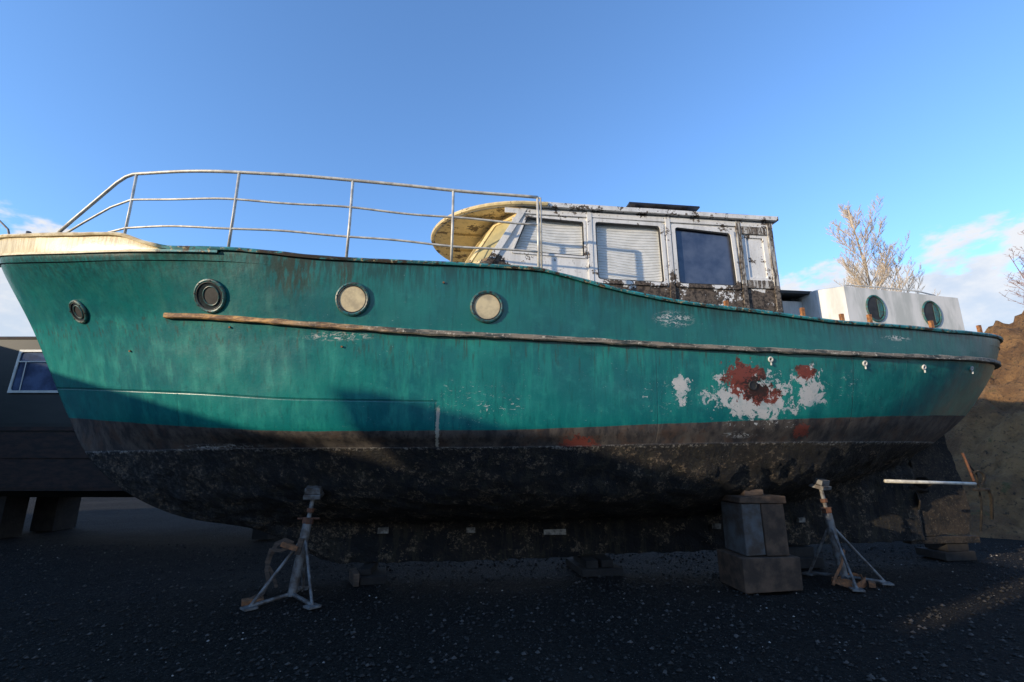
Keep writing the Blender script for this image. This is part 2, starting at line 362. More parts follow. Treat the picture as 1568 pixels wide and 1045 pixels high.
def grid(taus,levs):
    w=.5*(1-np.cos(np.pi*np.asarray(taus)))*.6+.4*np.asarray(taus)
    S=np.array([L['s0']+(L['s1']-L['s0'])*w for L in LEV])
    B=np.array([L['fb'](S[i]) for i,L in enumerate(LEV)]); Z=np.array([L['fz'](S[i]) for i,L in enumerate(LEV)])
    out=np.zeros((len(taus),len(levs),3)); j=np.arange(len(LEV))
    for i in range(len(taus)):
        out[i,:,0]=pchip(j,S[:,i])(levs); out[i,:,1]=np.maximum(pchip(j,B[:,i])(levs),0); out[i,:,2]=pchip(j,Z[:,i])(levs)
    return out
NTAU=240; taus=np.linspace(0,1,NTAU+1); levs=np.concatenate([np.linspace(0,1,5)[:-1],np.linspace(1,8,85)[:-1],np.linspace(8,9,3)])
G=grid(taus,levs); NL=len(levs)
vs=[];fs=[];lv=[]
for sd in (-1,1):
    o=len(vs)
    for i in range(NTAU+1):
        for j in range(NL):
            p=G[i,j]; q=Vector((p[0],sd*p[1],p[2]))
            if levs[j]>4.1 and levs[j]<9:
                am=min(1,(levs[j]-4.1)*2); d_=.034*am*mnoise.fractal(q*4,.8,2,4)*(1 if p[1]>.05 else 0)
                q.y+=sd*d_; q.z-=d_*.5
            elif levs[j]<4.1 and p[1]>.05:
                q.y+=sd*.006*mnoise.noise(q*1.7)
            vs.append(tuple(q)); lv.append(levs[j])
    for i in range(NTAU):
        for j in range(NL-1):
            a=o+i*NL+j; q=(a,a+NL,a+NL+1,a+1); fs.append(q if sd<0 else q[::-1])
    if sd<0: bvh=BVHTree.FromPolygons([Vector(v) for v in vs],fs)
me=bpy.data.meshes.new('hull'); me.from_pydata(vs,[],fs); me.update()
a=me.attributes.new('lev','FLOAT','POINT'); a.data.foreach_set('value',lv)
bm=bmesh.new(); bm.from_mesh(me); bmesh.ops.remove_doubles(bm,verts=bm.verts,dist=.0008); bmesh.ops.recalc_face_normals(bm,faces=bm.faces); bm.to_mesh(me); bm.free()
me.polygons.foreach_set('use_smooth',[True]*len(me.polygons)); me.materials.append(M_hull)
hull=bpy.data.objects.new('hull',me); scene.collection.objects.link(hull); hull.parent=boat
def onhull(s,z):
    loc,n,i,d=bvh.ray_cast(Vector((s,-4,z)),Vector((0,1,0)))
    if loc is None: loc,n,i,d=bvh.find_nearest(Vector((s,-.5,z)))
    if n.y>0: n=-n
    return loc,n.normalized()
def sweep(name,lev,t0,t1,prof,mat,sides=(-1,1),n=260,wob=0):
    tt=np.linspace(t0,t1,n); g=grid(tt,[lev])[:,0,:]
    mb=MB()
    for sd in sides:
        V=[];F=[];k=len(prof)
        for i in range(n):
            a=g[max(i-1,0)]; c=g[min(i+1,n-1)]; d=Vector((c[0]-a[0],c[1]-a[1],0)).normalized(); nn=Vector((-d.y,d.x,0))
            for (o,h) in prof:
                q=Vector(g[i])+nn*o; V.append((q.x,sd*q.y,q.z+h+wob*mnoise.noise(Vector((q.x*4,h*30,0)))))
        for i in range(n-1):
            for j in range(k): F.append((i*k+j,(i+1)*k+j,(i+1)*k+(j+1)%k,i*k+(j+1)%k))
        F.append(tuple(range(k))); F.append(tuple((n-1)*k+j for j in range(k)))
        mb.add(V,F)
    return mb.make(name,boat,[mat])
sweep('gunwale',0,0,1,[(-.05,-.012),(.035,-.012),(.045,.01),(.035,.03),(-.05,.03)],M_gun,wob=.006)
sweep('bow_moulding',1,0,.30,[(-.01,-.02),(.03,-.015),(.03,.015),(-.01,.02)],M_gun)
gs=grid(taus,[2.0])[:,0,0]; tstart=float(taus[np.argmin(abs(gs-3.15))])
sweep('rubbing_strake',2.0,tstart,1,[(-.02,-.032),(.045,-.032),(.06,-.02),(.06,.02),(.045,.032),(-.02,.032)],M_strake,wob=.012)
# deck
mb=MB(); g=grid(np.linspace(0.01,.995,120),[1.0])[:,0,:]
V=[];F=[]
for p in g: V+=[(p[0],-max(p[1]-.02,0),p[2]-.1),(p[0],0,p[2]-.04),(p[0],max(p[1]-.02,0),p[2]-.1)]
for i in range(119):
    for k in (0,1): F.append((i*3+k,i*3+k+1,(i+1)*3+k+1,(i+1)*3+k))
mb.add(V,F); mb.make('deck',boat,[M_deck])
# portholes
mb=MB()
for (s,z,r,gm) in ((1.80,3.44,.14,1),(3.76,3.46,.185,1),(5.45,3.40,.18,2),(7.02,3.34,.18,2)):
    p,n=onhull(s,z)
    mb.torus(p+n*.012,n,r,.022,0); mb.torus(p+n*.024,n,r*.88,.007,3); mb.disc(p+n*.020,n,r*.89,gm)  # recess shade put in as a thin black ring inside the rim
    U=n.cross(Vector((0,0,1))).normalized(); W=U.cross(n)
    if gm==1:
        mb.torus(p+n*.024-U*r*.12,n,r*.60,.009,0,sx=.9); mb.disc(p+n*.023-U*r*.12,n,r*.56,3,sx=.9)
    for k in range(8):
        a=k*math.pi/4+.2
        q=p+n*.034+(U*math.cos(a)+W*math.sin(a))*r; mb.tube([q-n*.01,q+n*.003],.008,3,6)
mb.make('portholes',boat,[M_dkrim,M_dkgl,M_crgl,M_black],smooth=False)
# hull fittings
mb=MB()
for s,z in ((10.62,2.80),(12.02,2.80),(13.05,2.80),(14.1,2.85)):
    p,n=onhull(s,z); mb.torus(p+n*.01,n,.026,.012,0,16,6); mb.disc(p+n*.006,n,.028,1,12)
    mb.tube([p+n*.012+Vector((.0,0,-.04)),p+n*.010+Vector((0,0,-.075))],.010,0,6)
p,n=onhull(10.36,2.47); mb.torus(p+n*.004,n,.05,.01,1,20,6); mb.disc(p+n*.008,n,.048,1,20)
for s,z,w in ((8.15,.56,.16),(5.75,.62,.07),(6.95,.6,.06),(10.6,.6,.05),(12.0,.66,.05)):
    p,n=onhull(s,z); mb.box(p+Vector((-w,-.05,-.035)),p+Vector((w,.02,.035)),3,jit=.012)
for s,z in ((4.0,3.1),(5.35,2.85),(6.5,3.62),(2.6,2.9)):
    p,n=onhull(s,z); mb.tube([p,p+n*.02],.012,2,8)
mb.make('hull_fittings',boat,[M_white,M_black,M_rust,M_anode])
# bow rail
mb=MB()
post=[(1.36,.80,4.42,4.42),(2.5,1.28,4.15,5.17),(3.93,1.68,3.93,5.05),(5.33,1.80,3.84,4.97),(6.58,1.85,3.82,4.89),(7.66,1.86,3.75,4.86)]
fx=pchip([p[0] for p in post],[p[1] for p in post]); ft=pchip([p[0] for p in post[1:]],[p[3] for p in post[1:]])
for s,y,z0,z1 in post[1:]: mb.tube([(s,-y,z0),(s+.004,-y,(z0+z1)/2),(s,-y,z1)],.017)
for off,r in ((0,.021),(.38,.014),(.76,.014)):
    if off==0: pts=[(1.3,-.78,4.44),(1.6,-.92,4.64),(2.0,-1.09,4.92),(2.22,-1.18,5.08),(2.34,-1.22,5.15),(2.45,-1.26,5.172)]
    elif off<.5: pts=[(1.42,-.84,4.42),(1.8,-1.0,4.58),(2.2,-1.17,4.73)]
    else: pts=[(2.0,-1.09,4.30),(2.25,-1.18,4.38)]
    for s in np.linspace(2.5,7.66,40): pts.append((s,-float(fx(s)),float(ft(s))-off+.008*math.sin(s*4.4+off*9)*min(1,off*4+.3)))
    mb.tube(pts,r)
mb.tube([(7.66,-1.86,4.86),(7.70,-1.86,4.85),(7.70,-1.86,3.76)],.014)
mb.tube([(3.05,-1.35,4.0),(3.2,-1.33,4.10),(3.45,-1.33,4.10),(4.05,-1.40,4.0),(4.1,-1.4,3.9)],.014)
mb.make('bow_rail',boat,[M_rail],smooth=True)
# bow bollards / fairlead
mb=MB()
mb.tube([(.55,-.25,4.3),(.55,-.25,4.74)],.03,0,10); mb.tube([(.42,-.25,4.68),(.70,-.25,4.68)],.022,0,8)
mb.tube([(.25,-.1,4.55),(.1,-.05,4.85),(-.4,.1,5.25)],.014,0,8)
mb.torus((.30,-.1,4.68),(0,1,0),.05,.014,0)
mb.tube([(1.0,-.4,4.3),(1.0,-.4,4.6)],.025,0)
mb.tube([(6.28,-1.5,3.75),(6.28,-1.5,3.97)],.03,0,10); mb.tube([(6.85,-1.5,3.75),(6.85,-1.5,3.93)],.025,0,10)
mb.make('deck_bollards',boat,[M_galv],smooth=True)
# aft stanchion stubs
mb=MB()
for s,side,h in ((10.1,-1,.13),(11.2,-1,.17),(11.8,-1,.15),(12.25,-1,.17),(13.35,-1,.16),(14.45,-1,.17),(15.2,-1,.13),(14.9,1,.2),(15.35,1,.18)):
    b_=float(LEV[0]['fb'](s))-.05; z=float(LEV[0]['fz'](s)); t=(R()-.5)*.05
    mb.box((s-.022,side*b_-.02,z-.05),(s+.022,side*b_+.02,z+h),0,(t,'Y'))
mb.make('stanchion_stubs',boat,[M_rust])
# ---- wheelhouse
mb=MB(); YW=1.25; ZR=5.04
outer=[(6.85,3.80),(7.0,4.06),(7.57,ZR),(11.36,ZR),(11.36,3.2),(8.3,3.2),(8.3,3.6),(7.6,3.7)]
W1=rpoly([(7.42,4.37),(8.43,4.34),(8.43,4.87),(7.62,4.90)],.03)
W2=rpoly([(8.61,4.01),(9.58,4.00),(9.57,4.87),(8.60,4.88)],.05)
W3=rpoly([(9.80,4.00),(10.68,4.00),(10.66,4.82),(9.80,4.87)],.05)
DR=[(10.91,4.15),(11.18,4.15),(11.18,4.78),(10.91,4.78)]
for sd in (-1,1):
    mb.panel(outer,[W1,W2,W3,DR],lambda u,v,w,sd=sd:(u,sd*(YW-w),v),.05,0)
mb.box((11.33,-1.195,3.2),(11.37,1.195,ZR),0)
def ring(mb,poly,off,sd,wid,th,m):
    c=Vector((sum(p[0] for p in poly)/len(poly),sum(p[1] for p in poly)/len(poly)))
    out=[]
    for p in poly:
        d=Vector(p)-c; out.append((p[0]+math.copysign(wid,d.x),p[1]+math.copysign(wid,d.y)))
    mb.panel(out,[poly],lambda u,v,w:(u,sd*(off-w),v),th,m)
for sd in (-1,1):
    for W in (W1,): ring(mb,W,YW+.016,sd,.03,.016,0)
    for W in (W2,W3): ring(mb,W,YW+.022,sd,.055,.02,0)
    for W in (W2,W3,W1):
        k=[(p[0],p[1]) for p in W]; c=Vector((sum(p[0] for p in k)/len(k),sum(p[1] for p in k)/len(k)))
        inn=[(p[0]-math.copysign(.016,p[0]-c.x),p[1]-math.copysign(.016,p[1]-c.y)) for p in k]
        mb.panel(k,[inn],lambda u,v,w,sd=sd:(u,sd*(YW+.008-w),v),.03,1)
    for s0 in (8.515,9.69,10.79,11.29):
        mb.box((s0-.035,sd*(YW+.002),3.55 if s0>9 else 3.75),(s0+.035,sd*(YW+.03),ZR-.01),2 if s0>10 else 0)
    mb.prism([(6.93,4.0),(7.03,4.0),(7.62,ZR-.02),(7.52,ZR-.02)],lambda u,v,w,sd=sd:(u,sd*w,v),YW+.002,YW+.03,0)
    mb.box((10.84,sd*(YW+.002),3.98),(11.24,sd*(YW+.022),4.10),2)
    mb.box((10.84,sd*(YW+.002),4.83),(11.24,sd*(YW+.022),4.94),2)
    mb.box((10.78,sd*(YW+.031),3.5),(11.34,sd*(YW+.045),3.56),2)
    mb.box((10.91,sd*(YW-.03),4.15),(11.18,sd*(YW-.02),4.78),0)
    mb.box((7.3,sd*(YW+.003),4.945),(11.35,sd*(YW+.024),ZR-.02),0)
def facet(A0,B0,B1,A1,mat):
    A0,B0,B1,A1=map(Vector,(A0,B0,B1,A1)); nrm=(B0-A0).cross(A1-A0).normalized()
    f=lambda u,v,w:(A0*(1-u)*(1-v)+B0*u*(1-v)+B1*u*v+A1*(1-u)*v)+nrm*w
    mb.panel([(0,0),(1,0),(1,1),(0,1)],[rpoly([(.13,.40),(.87,.40),(.87,.9),(.13,.9)],.04)],f,.04,mat)
    return f,nrm
fr=[((6.85,-1.25,3.8),(7.57,-1.25,ZR)),((6.5,-.85,3.8),(7.22,-.85,ZR)),((6.33,-.3,3.8),(7.05,-.3,ZR)),((6.33,.3,3.8),(7.05,.3,ZR)),((6.5,.85,3.8),(7.22,.85,ZR)),((6.85,1.25,3.8),(7.57,1.25,ZR))]
gl=MB()
for i in range(5):
    f,nn=facet(fr[i][0],fr[i+1][0],fr[i+1][1],fr[i][1],3)
    gl.add([f(.12,.39,.02),f(.88,.39,.02),f(.88,.91,.02),f(.12,.91,.02)],[(0,1,2,3)],2)
mb.make('wheelhouse_walls',boat,[M_peel,M_black,M_door,M_cream],bevel=.004)
for sd in (-1,1):
    for W,mi in ((W1,0),(W2,0)):
        s0=min(p[0] for p in W)-.02;s1=max(p[0] for p in W)+.02;z0=min(p[1] for p in W)-.02;z1=max(p[1] for p in W)+.02
        nz=int((z1-z0)/.006); nx=14; V=[];F=[]
        for i in range(nz+1):
            for j in range(nx+1):
                s=s0+(s1-s0)*j/nx; z=z0+(z1-z0)*i/nz
                ph=(z+.035*math.sin(s*5.5+1)*(z1-z))/.042
                fr_=ph-math.floor(ph)
                V.append((s,sd*(YW-.052-.007*fr_-.005*math.sin(s*7+z*3)),z))
        for i in range(nz):
            for j in range(nx): a=i*(nx+1)+j; F.append((a,a+1,a+nx+2,a+nx+1))
        gl.add(V,F,0)
        gl.add([(p[0],sd*(YW-.028),p[1]) for p in W],[tuple(range(len(W)))],1)
    gl.add([(p[0],sd*(YW-.028),p[1]) for p in W3],[tuple(range(len(W3)))],3)
gl.make('wheelhouse_glazing',boat,[M_blind,M_gl,M_frontgl,M_w3])
# roof
mb=MB(); nose=[(7.7-1.45*math.cos(t),-1.33*math.sin(t)) for t in np.linspace(math.pi/2,0,18)]
half=[(11.42,-1.33)]+[(x,-1.33) for x in np.linspace(11.2,7.9,12)]+nose
outl=half+[(x,-y) for x,y in half[::-1][1:]]
n=len(outl); hl=len(half)
jt=[.006*mnoise.noise(Vector((x*5,y*5,0))) for x,y in outl]
V=[(x,y,ZR+.005+j) for (x,y),j in zip(outl,jt)]+[(x,y,ZR+.07+j) for (x,y),j in zip(outl,jt)]
F=[tuple(range(n))]+[(i,(i+1)%n,(i+1)%n+n,i+n) for i in range(n)]
mb.add(V,F,0)
V=[];F=[]
for k in range(9):
    for i,(x,y) in enumerate(half):
        V.append((x,y*(1-k/4),ZR+.07+.08*(1-(1-k/4)**2)*(min(1,abs(y)/1.0))))
for k in range(8):
    for i in range(hl-1): a=k*hl+i; F.append((a,a+1,a+hl+1,a+hl))
mb.add(V,F,0)
mb.make('wheelhouse_roof',boat,[M_peel])
mb=MB()
V=[(x+.03,y*.97,ZR-.001) for x,y in outl if x<7.9]; mb.add(V,[tuple(range(len(V)))],0)
pp=[(x,y,ZR+.033) for x,y in outl if x<8.0]; mb.tube(pp,.034,0,8)
for a in (-.9,-.3,.3,.9): mb.box((6.5+.3*abs(a),a-.02,ZR-.035),(7.5,a+.02,ZR-.003),0)
mb.make('roof_brow',boat,[M_cream])
mb=MB()
mb.box((9.15,-1.22,5.22),(10.25,-.3,5.25),0,(math.radians(-2),'X')); 
for x in (9.3,10.1): mb.box((x-.02,-1.1,5.11),(x+.02,-.4,5.22),1)
mb.box((10.35,-1.25,5.115),(10.75,-.7,5.16),0); mb.box((10.8,-1.28,5.112),(11.38,1.1,5.14),1)
mb.make('roof_panels',boat,[M_panelm,M_galv],bevel=.005)
# ---- aft deckhouse
mb=MB()
pl=[(12.20,-.60),(12.26,-.85),(12.5,-1.13),(14.45,-1.12),(14.6,-.95),(14.6,.95),(14.45,1.12),(12.5,1.13),(12.26,.85),(12.20,.6)]
n=len(pl); zt=lambda x:4.14-(x-12.3)*.055
V=[(x,y,3.15) for x,y in pl]+[(x,y,zt(x)) for x,y in pl]+[(x+(.04 if x<13 else -.04),y*.95,zt(x)+.025) for x,y in pl]
F=[(i,(i+1)%n,(i+1)%n+n,i+n) for i in range(n)]+[(i+n,(i+1)%n+n,(i+1)%n+2*n,i+2*n) for i in range(n)]+[tuple(range(2*n,3*n))]
mb.add(V,F,0)
mb.box((11.38,-.6,3.15),(12.195,.6,4.04),0)
mb.box((11.38,-.75,4.12),(12.45,.6,4.17),1)
mb.box((11.5,-.55,4.04),(11.6,.5,4.12),1); mb.box((12.05,-.55,4.04),(12.15,.5,4.12),1)
for s,z in ((12.97,3.79),(13.92,3.74)):
    yy=-1.13+(s-12.5)/1.95*.01
    c=Vector((s,yy,z)); nn=Vector((0,-1,0))
    mb.torus(c+nn*.006,nn,.2,.018,2,sx=.74); mb.disc(c+nn*.008,nn,.195,3,sx=.74)
    mb.prism([(math.cos(a)*.09,math.sin(a)*.15) for a in np.linspace(-1.5,1.5,10)],lambda u,v,w,c=c:(c.x+u+.03,c.y-w,c.z+v),.010,.016,2)
mb.make('aft_deckhouse',boat,[M_white,M_black,M_dkrim,M_black],bevel=.004)
mb=MB()
mb.tube([(12.6,-1.0,4.13),(12.63,-1.0,4.20),(13.2,-1.0,4.19),(13.9,-1.0,4.15),(14.2,-1.0,4.09)],.011,0,8)
for s in (13.0,13.5): mb.tube([(s,-1.0,4.08),(s,-1.0,4.19)],.009,0,6)
mb.make('deckhouse_handrail',boat,[M_rail],smooth=True)
# ---- rudder & skeg
def growth_plate(mb,outline,y0,y1,m):
    pts=[]
    N=len(outline)
    for i in range(N):
        a=Vector(outline[i]);b=Vector(outline[(i+1)%N]); k=max(2,int((b-a).length/.07))
        for j in range(k):
            p=a.lerp(b,j/k); w=.03*mnoise.noise(Vector((p.x*9,p.y*9,5))); pts.append((p.x+w,p.y+w))
    mb.prism(pts,lambda u,v,w:(u,w,v),y0,y1,m)
mb=MB()
growth_plate(mb,[(14.22,.38),(15.02,.40),(15.13,.75),(15.06,1.2),(14.95,1.75),(14.9,2.15),(14.45,1.95),(14.2,1.6),(14.15,1.1)],-.05,.05,0)
mb.box((13.9,-.08,.26),(15.15,.08,.36),0)
mb.tube([(14.75,0,1.5),(14.75,0,2.3)],.05,0)
mb.tube([(13.9,-.02,1.15),(14.35,-.08,1.1)],.07,0)
for k in range(3):
    a=k*2.094+.5; d=Vector((0,math.cos(a),math.sin(a))); mb.prism([(0.03,-.03),(.2,-.1),(.32,-.03),(.3,.08),(.12,.07)],lambda u,v,w,d=d:Vector((14.12+w+v*.5,-.1,1.1))+d*u+Vector((0,-d.z,d.y))*v,-.01,.01,0)
mb.make('rudder_and_propeller',boat,[M_keel,M_rust],bevel=.006)
mb=MB()
mb.tube([(12.75,-1.0,1.27),(14.25,-.95,1.22)],.024,0,8); mb.tube([(14.2,-.95,1.14),(14.45,-.95,1.14),(14.65,-.8,1.0),(14.7,-.7,.7)],.02,1,8)
mb.tube([(14.38,-.75,1.66),(14.39,-.78,1.48),(14.36,-.85,1.25)],.018,2,8)
mb.tube([(14.4,-.78,1.5),(14.6,-.7,1.35),(14.7,-.6,.9),(14.7,-.5,.5)],.012,1,6)
mb.torus((14.5,-.8,1.3),(0,1,.2),.10,.018,1)
mb.make('lashing_pole',boat,[M_rail,M_keel,M_rustdk],smooth=True)

# ------------------------------------------------------------ stands and blocks
def w2(s,y,z):
    c,sn=math.cos(PHI),math.sin(PHI); return Vector((-7.5+s*c-y*sn,6.55+s*sn+y*c,z))
def stand(name,base,top,rot):
    e=empty(name,base,rot); mb=MB()
    t=Vector(top)-Vector(base); t=Matrix.Rotation(-rot,3,'Z')@t
    mb.tube([(0,0,.04),t*.70+Vector((0,0,.03))],.052,0,14); mb.tube([t*.6,t*.96],.026,0,10)
    mb.tube([t*.69,t*.75],.068,1,6); mb.tube([t*.80,t*.84],.045,1,8)
    mb.tube([t*.74+Vector((-.13,0,0)),t*.74+Vector((.13,0,0))],.013,1,8)
    for a in (3.9,5.5,1.6):
        f=Vector((math.cos(a)*.46,math.sin(a)*.46,.02)); mb.tube([t*.58,f],.018,0,8); mb.tube([Vector((0,0,.07)),f+Vector((0,0,.01))],.022,0,8)
        mb.box(f-Vector((.07,.07,.015)),f+Vector((.07,.07,.008)),0,(a,'Z'))
    mb.box(t-Vector((.1,.1,.06)),t+Vector((.1,.1,-.01)),0,(.25,'X')); mb.box(t-Vector((.09,.09,.0)),t+Vector((.09,.09,.07)),0,(.3,'X'))
    mb.make('frame',e,[M_galv,M_rustdk,M_timber],bevel=.003)
    return e
p,n=onhull(4.98,1.22); tp=w2(p.x,p.y-.03,p.z-.04)
e1=stand('boat_jack_stand',(tp.x-.09,tp.y-.16,0),tp,.1)
p,n=onhull(11.75,1.28); tq=w2(p.x,p.y-.03,p.z-.04)
e2=stand('boat_jack_stand',(tq.x+.10,tq.y-.08,0),tq,.5)
def ribbon(mb,pts,w,m):
    pts=[Vector(p) for p in pts]; V=[];F=[]
    for i,p in enumerate(pts):
        t=(pts[min(i+1,len(pts)-1)]-pts[max(i-1,0)]).normalized(); s_=t.cross(Vector((.25,1,.1))).normalized()
        V+=[p+s_*w+Vector((0,.004,0)),p-s_*w+Vector((0,.004,0)),p-s_*w-Vector((0,.004,0)),p+s_*w-Vector((0,.004,0))]
    for i in range(len(pts)-1):
        for k in range(4): F.append((i*4+k,i*4+(k+1)%4,(i+1)*4+(k+1)%4,(i+1)*4+k))
    mb.add(V,F,m)
mb=MB()
ribbon(mb,[(-.02,-.07,.62),(-.10,-.09,.66),(-.20,-.08,.62),(-.27,-.05,.48),(-.29,-.05,.34),(-.26,-.04,.22),(-.30,-.08,.10),(-.42,-.1,.03)],.028,1)
ribbon(mb,[(-.03,-.08,.60),(-.14,-.1,.55),(-.26,-.08,.56),(-.30,-.05,.42),(-.22,-.05,.30),(-.16,-.05,.15)],.022,1)
mb.box((-.5,-.16,.0),(-.28,-.02,.05),0,(.4,'Z')); mb.box((-.14,-.13,.57),(.05,-.06,.62),0,(.3,'Y'))
mb.box((.03,-.1,.5),(.09,-.06,.68),1,(.2,'Y'))
mb.make('ratchet_strap',e1,[M_strap,M_timber],bevel=.006)
mb=MB()
pts=[(-.1+.26*math.cos(a*1.0)*(1+.2*math.sin(a*3)),-.12+.14*math.sin(a),.05+.03*math.sin(a*2.3)) for a in np.linspace(0,13,60)]
ribbon(mb,pts,.026,0); ribbon(mb,[(0,-.05,.4),(-.2,-.1,.25),(-.35,-.1,.14),(-.45,-.1,.04)],.02,0)
mb.box((-.05,-.35,.01),(.1,-.28,.06),0,(.5,'Z'))
mb.make('ratchet_strap',e2,[M_strap])
e=empty('support_block_stack',(3.17,6.72,0),math.radians(6)); mb=MB()
mb.box((-.38,-.3,0),(.38,.32,.40),0,jit=.02); mb.box((-.29,-.24,.405),(-.03,.26,1.02),1,jit=.015); mb.box((-.02,-.25,.405),(.28,.26,1.02),0,jit=.015)
mb.box((-.32,-.27,1.025),(.31,.28,1.11),0,jit=.015); mb.box((-.12,-.05,1.11),(.16,.5,1.19),2,jit=.02)
mb.make('blocks',e,[M_conc,M_concb,M_timber],bevel=.012)
def timber(name,boxes,loc,rz,mats):
    e=empty(name,loc,rz); mb=MB()
    for a,b,m,r in boxes: mb.box(a,b,m,(r,'Z'),jit=.015)
    mb.make('timbers',e,mats,bevel=.01)
q=w2(8.75,-.1,0); timber('keel_block',[((-.3,-.3,0),(.3,.5,.1),0,.05),((-.22,-.28,.1),(-.04,.4,.2),1,.02),((.03,-.26,.1),(.2,.4,.2),1,-.03)],q,.12,[M_darkblk,M_darkblk])
q=w2(14.75,.15,0); timber('keel_block',[((-.28,-.22,0),(.28,.3,.13),0,.0),((-.2,-.2,.13),(.2,.2,.25),0,.06)],q,.12,[M_darkblk,M_darkblk])
q=w2(5.7,-.3,0); timber('keel_block',[((-.2,-.16,0),(.12,.4,.10),0,.1),((-.2,-.1,.10),(-.03,.36,.18),0,-.1),((-.3,-.25,.0),(-.22,.1,.16),1,.3)],q,.15,[M_darkblk,M_timber])
q=w2(11.9,-.1,0); timber('keel_block',[((-.3,-.18,0),(.3,.3,.14),0,.0),((-.2,-.1,.14),(.22,.2,.27),0,.06)],q,.12,[M_darkblk,M_darkblk])

# ------------------------------------------------------------ ground
def mat_ground():
    m,nt,b,co=newmat('black_gravel')
    big=nt.noise(co,.35,4,.6); f=nt.noise(co,42,4,.8); v=nt.vor(co,30); v2=nt.vor(co,85)
    sp=nt.node('ShaderNodeSeparateColor'); nt.put(sp.inputs[0],v[1])
    c=nt.mix(nt.step(f,.40,.66),(.0035,.0034,.0032),(.026,.023,.019))
    c=nt.mix(nt.m('MULTIPLY',nt.step(sp.outputs[2],.6,1.0),.6),c,(.036,.031,.026))
    c=nt.mix(nt.m('MULTIPLY',nt.step(big,.48,.68),.45),c,(.040,.033,.026))
    c=nt.mix(nt.m('MULTIPLY',nt.step(sp.outputs[0],.94,.96),nt.step(v[0],.3,.22)),c,(.10,.09,.08))
    sp2=nt.node('ShaderNodeSeparateColor'); nt.put(sp2.inputs[0],v2[1])
    c=nt.mix(nt.m('MULTIPLY',nt.step(sp2.outputs[1],.96,.97),nt.step(v2[0],.35,.25)),c,(.22,.20,.18))
    nt.put(b.inputs['Base Color'],c); b.inputs['Roughness'].default_value=.85; b.inputs['Specular IOR Level'].default_value=.2
    n1=nt.bump(nt.noise(co,2.5,3,.6),.5,.06)
    n2=nt.bump(nt.m('ADD',nt.m('MULTIPLY',v[0],-1.0),f),1,.05,n1); nt.put(b.inputs['Normal'],n2); return m
M_ground=mat_ground()
def gh(x,y): return .04*(mnoise.noise(Vector((x*.5,y*.5,0)))-.1)+.018*mnoise.noise(Vector((x*2,y*2,3)))-.015
me=bpy.data.meshes.new('ground'); S=600
V=[];F=[]
xs=[-S,-120,-40]+list(np.linspace(-20,20,161))+[40,120,S]; ys=[-S,-120,-40,-10]+list(np.linspace(0,24,100))+[50,120,S]
for yv in ys:
    for xv in xs:
        V.append((xv,yv,gh(xv,yv) if abs(xv)<=20 and 0<=yv<=24 else -.015))
nx=len(xs)
for j in range(len(ys)-1):
    for i in range(nx-1): F.append((j*nx+i,j*nx+i+1,(j+1)*nx+i+1,(j+1)*nx+i))
me.from_pydata(V,[],F); me.polygons.foreach_set('use_smooth',[True]*len(me.polygons)); me.materials.append(M_ground)
g=bpy.data.objects.new('ground',me); scene.collection.objects.link(g)
M_st=[simple('stone_dark',(.010,.010,.009),(.03,.026,.022),10,.9,bump=0),simple('stone_grey',(.075,.066,.058),(.05,.045,.04),10,.9,bump=0),simple('stone_pale',(.36,.33,.29),(.2,.18,.16),10,.9,bump=0)]
mb=MB()
for i in range(26000):
    x=(R()-.5)*20; yv=3.3+R()**1.3*6.5; r=.006+.024*R()**3; k=R(); mi=0 if k<.82 else (1 if k<.974 else 2)
    if mi==2: r*=.6
    c=Vector((x,yv,r*.3+gh(x,yv))); a=R()*6.28; ca,sa=math.cos(a)*r,math.sin(a)*r; q=.5+R()*.5
    mb.add([c+Vector((ca,sa,0)),c+Vector((-sa*q,ca*q,.1*r)),c+Vector((-ca,-sa,0)),c+Vector((sa*q,-ca*q,0)),c+Vector((r*.2,0,r*.7)),c-Vector((0,0,r*.5))],
           [(0,1,4),(1,2,4),(2,3,4),(3,0,4),(1,0,5),(2,1,5),(3,2,5),(0,3,5)],mi)
mb.make('gravel',None,M_st)

# ------------------------------------------------------------ earth mound
def mat_soil():
    m,nt,b,co=newmat('mound_soil')
    n=nt.noise(co,1.2,5,.7); f=nt.noise(co,9,5,.75)
    c=nt.mix(nt.step(n,.35,.65),(.20,.105,.045),(.42,.23,.09)); c=nt.mix(nt.step(f,.54,.66),c,(.06,.038,.022))
    c=nt.mix(nt.step(nt.noise(co,3,5,.7),.58,.68),c,(.18,.14,.05))
    nt.put(b.inputs['Base Color'],c); b.inputs['Roughness'].default_value=.95
    nt.put(b.inputs['Normal'],nt.bump(nt.m('ADD',n,f),1,.25)); return m
M_soil=mat_soil()
def mound_h(x,y):
    d=math.sqrt(((x-19)/11.2)**2+((y-14.5)/6.6)**2)
    h=6.9*max(0,1-d**1.5)
    if h>0: h+=(.5*mnoise.fractal(Vector((x*.6,y*.6,1)),.9,2,4)+.22*mnoise.fractal(Vector((x*2.6,y*2.6,1)),.8,2,4))*min(1,h)
    return h-.1
V=[];F=[];nx=200
for j in range(nx+1):
    for i in range(nx+1):
        x=7.2+24*i/nx; y=7.5+15*j/nx; V.append((x,y,mound_h(x,y)))
for j in range(nx):
    for i in range(nx): a=j*(nx+1)+i; F.append((a,a+1,a+nx+2,a+nx+1))
me=bpy.data.meshes.new('earth_mound'); me.from_pydata(V,[],F); me.materials.append(M_soil); me.polygons.foreach_set('use_smooth',[True]*len(F))
o=bpy.data.objects.new('earth_mound',me); scene.collection.objects.link(o)
M_bank=simple('bank_scrub',(.025,.024,.014),(.012,.011,.008),2,.95,bump=.8,bd=.1)
V=[];F=[];n1=160;n2=10
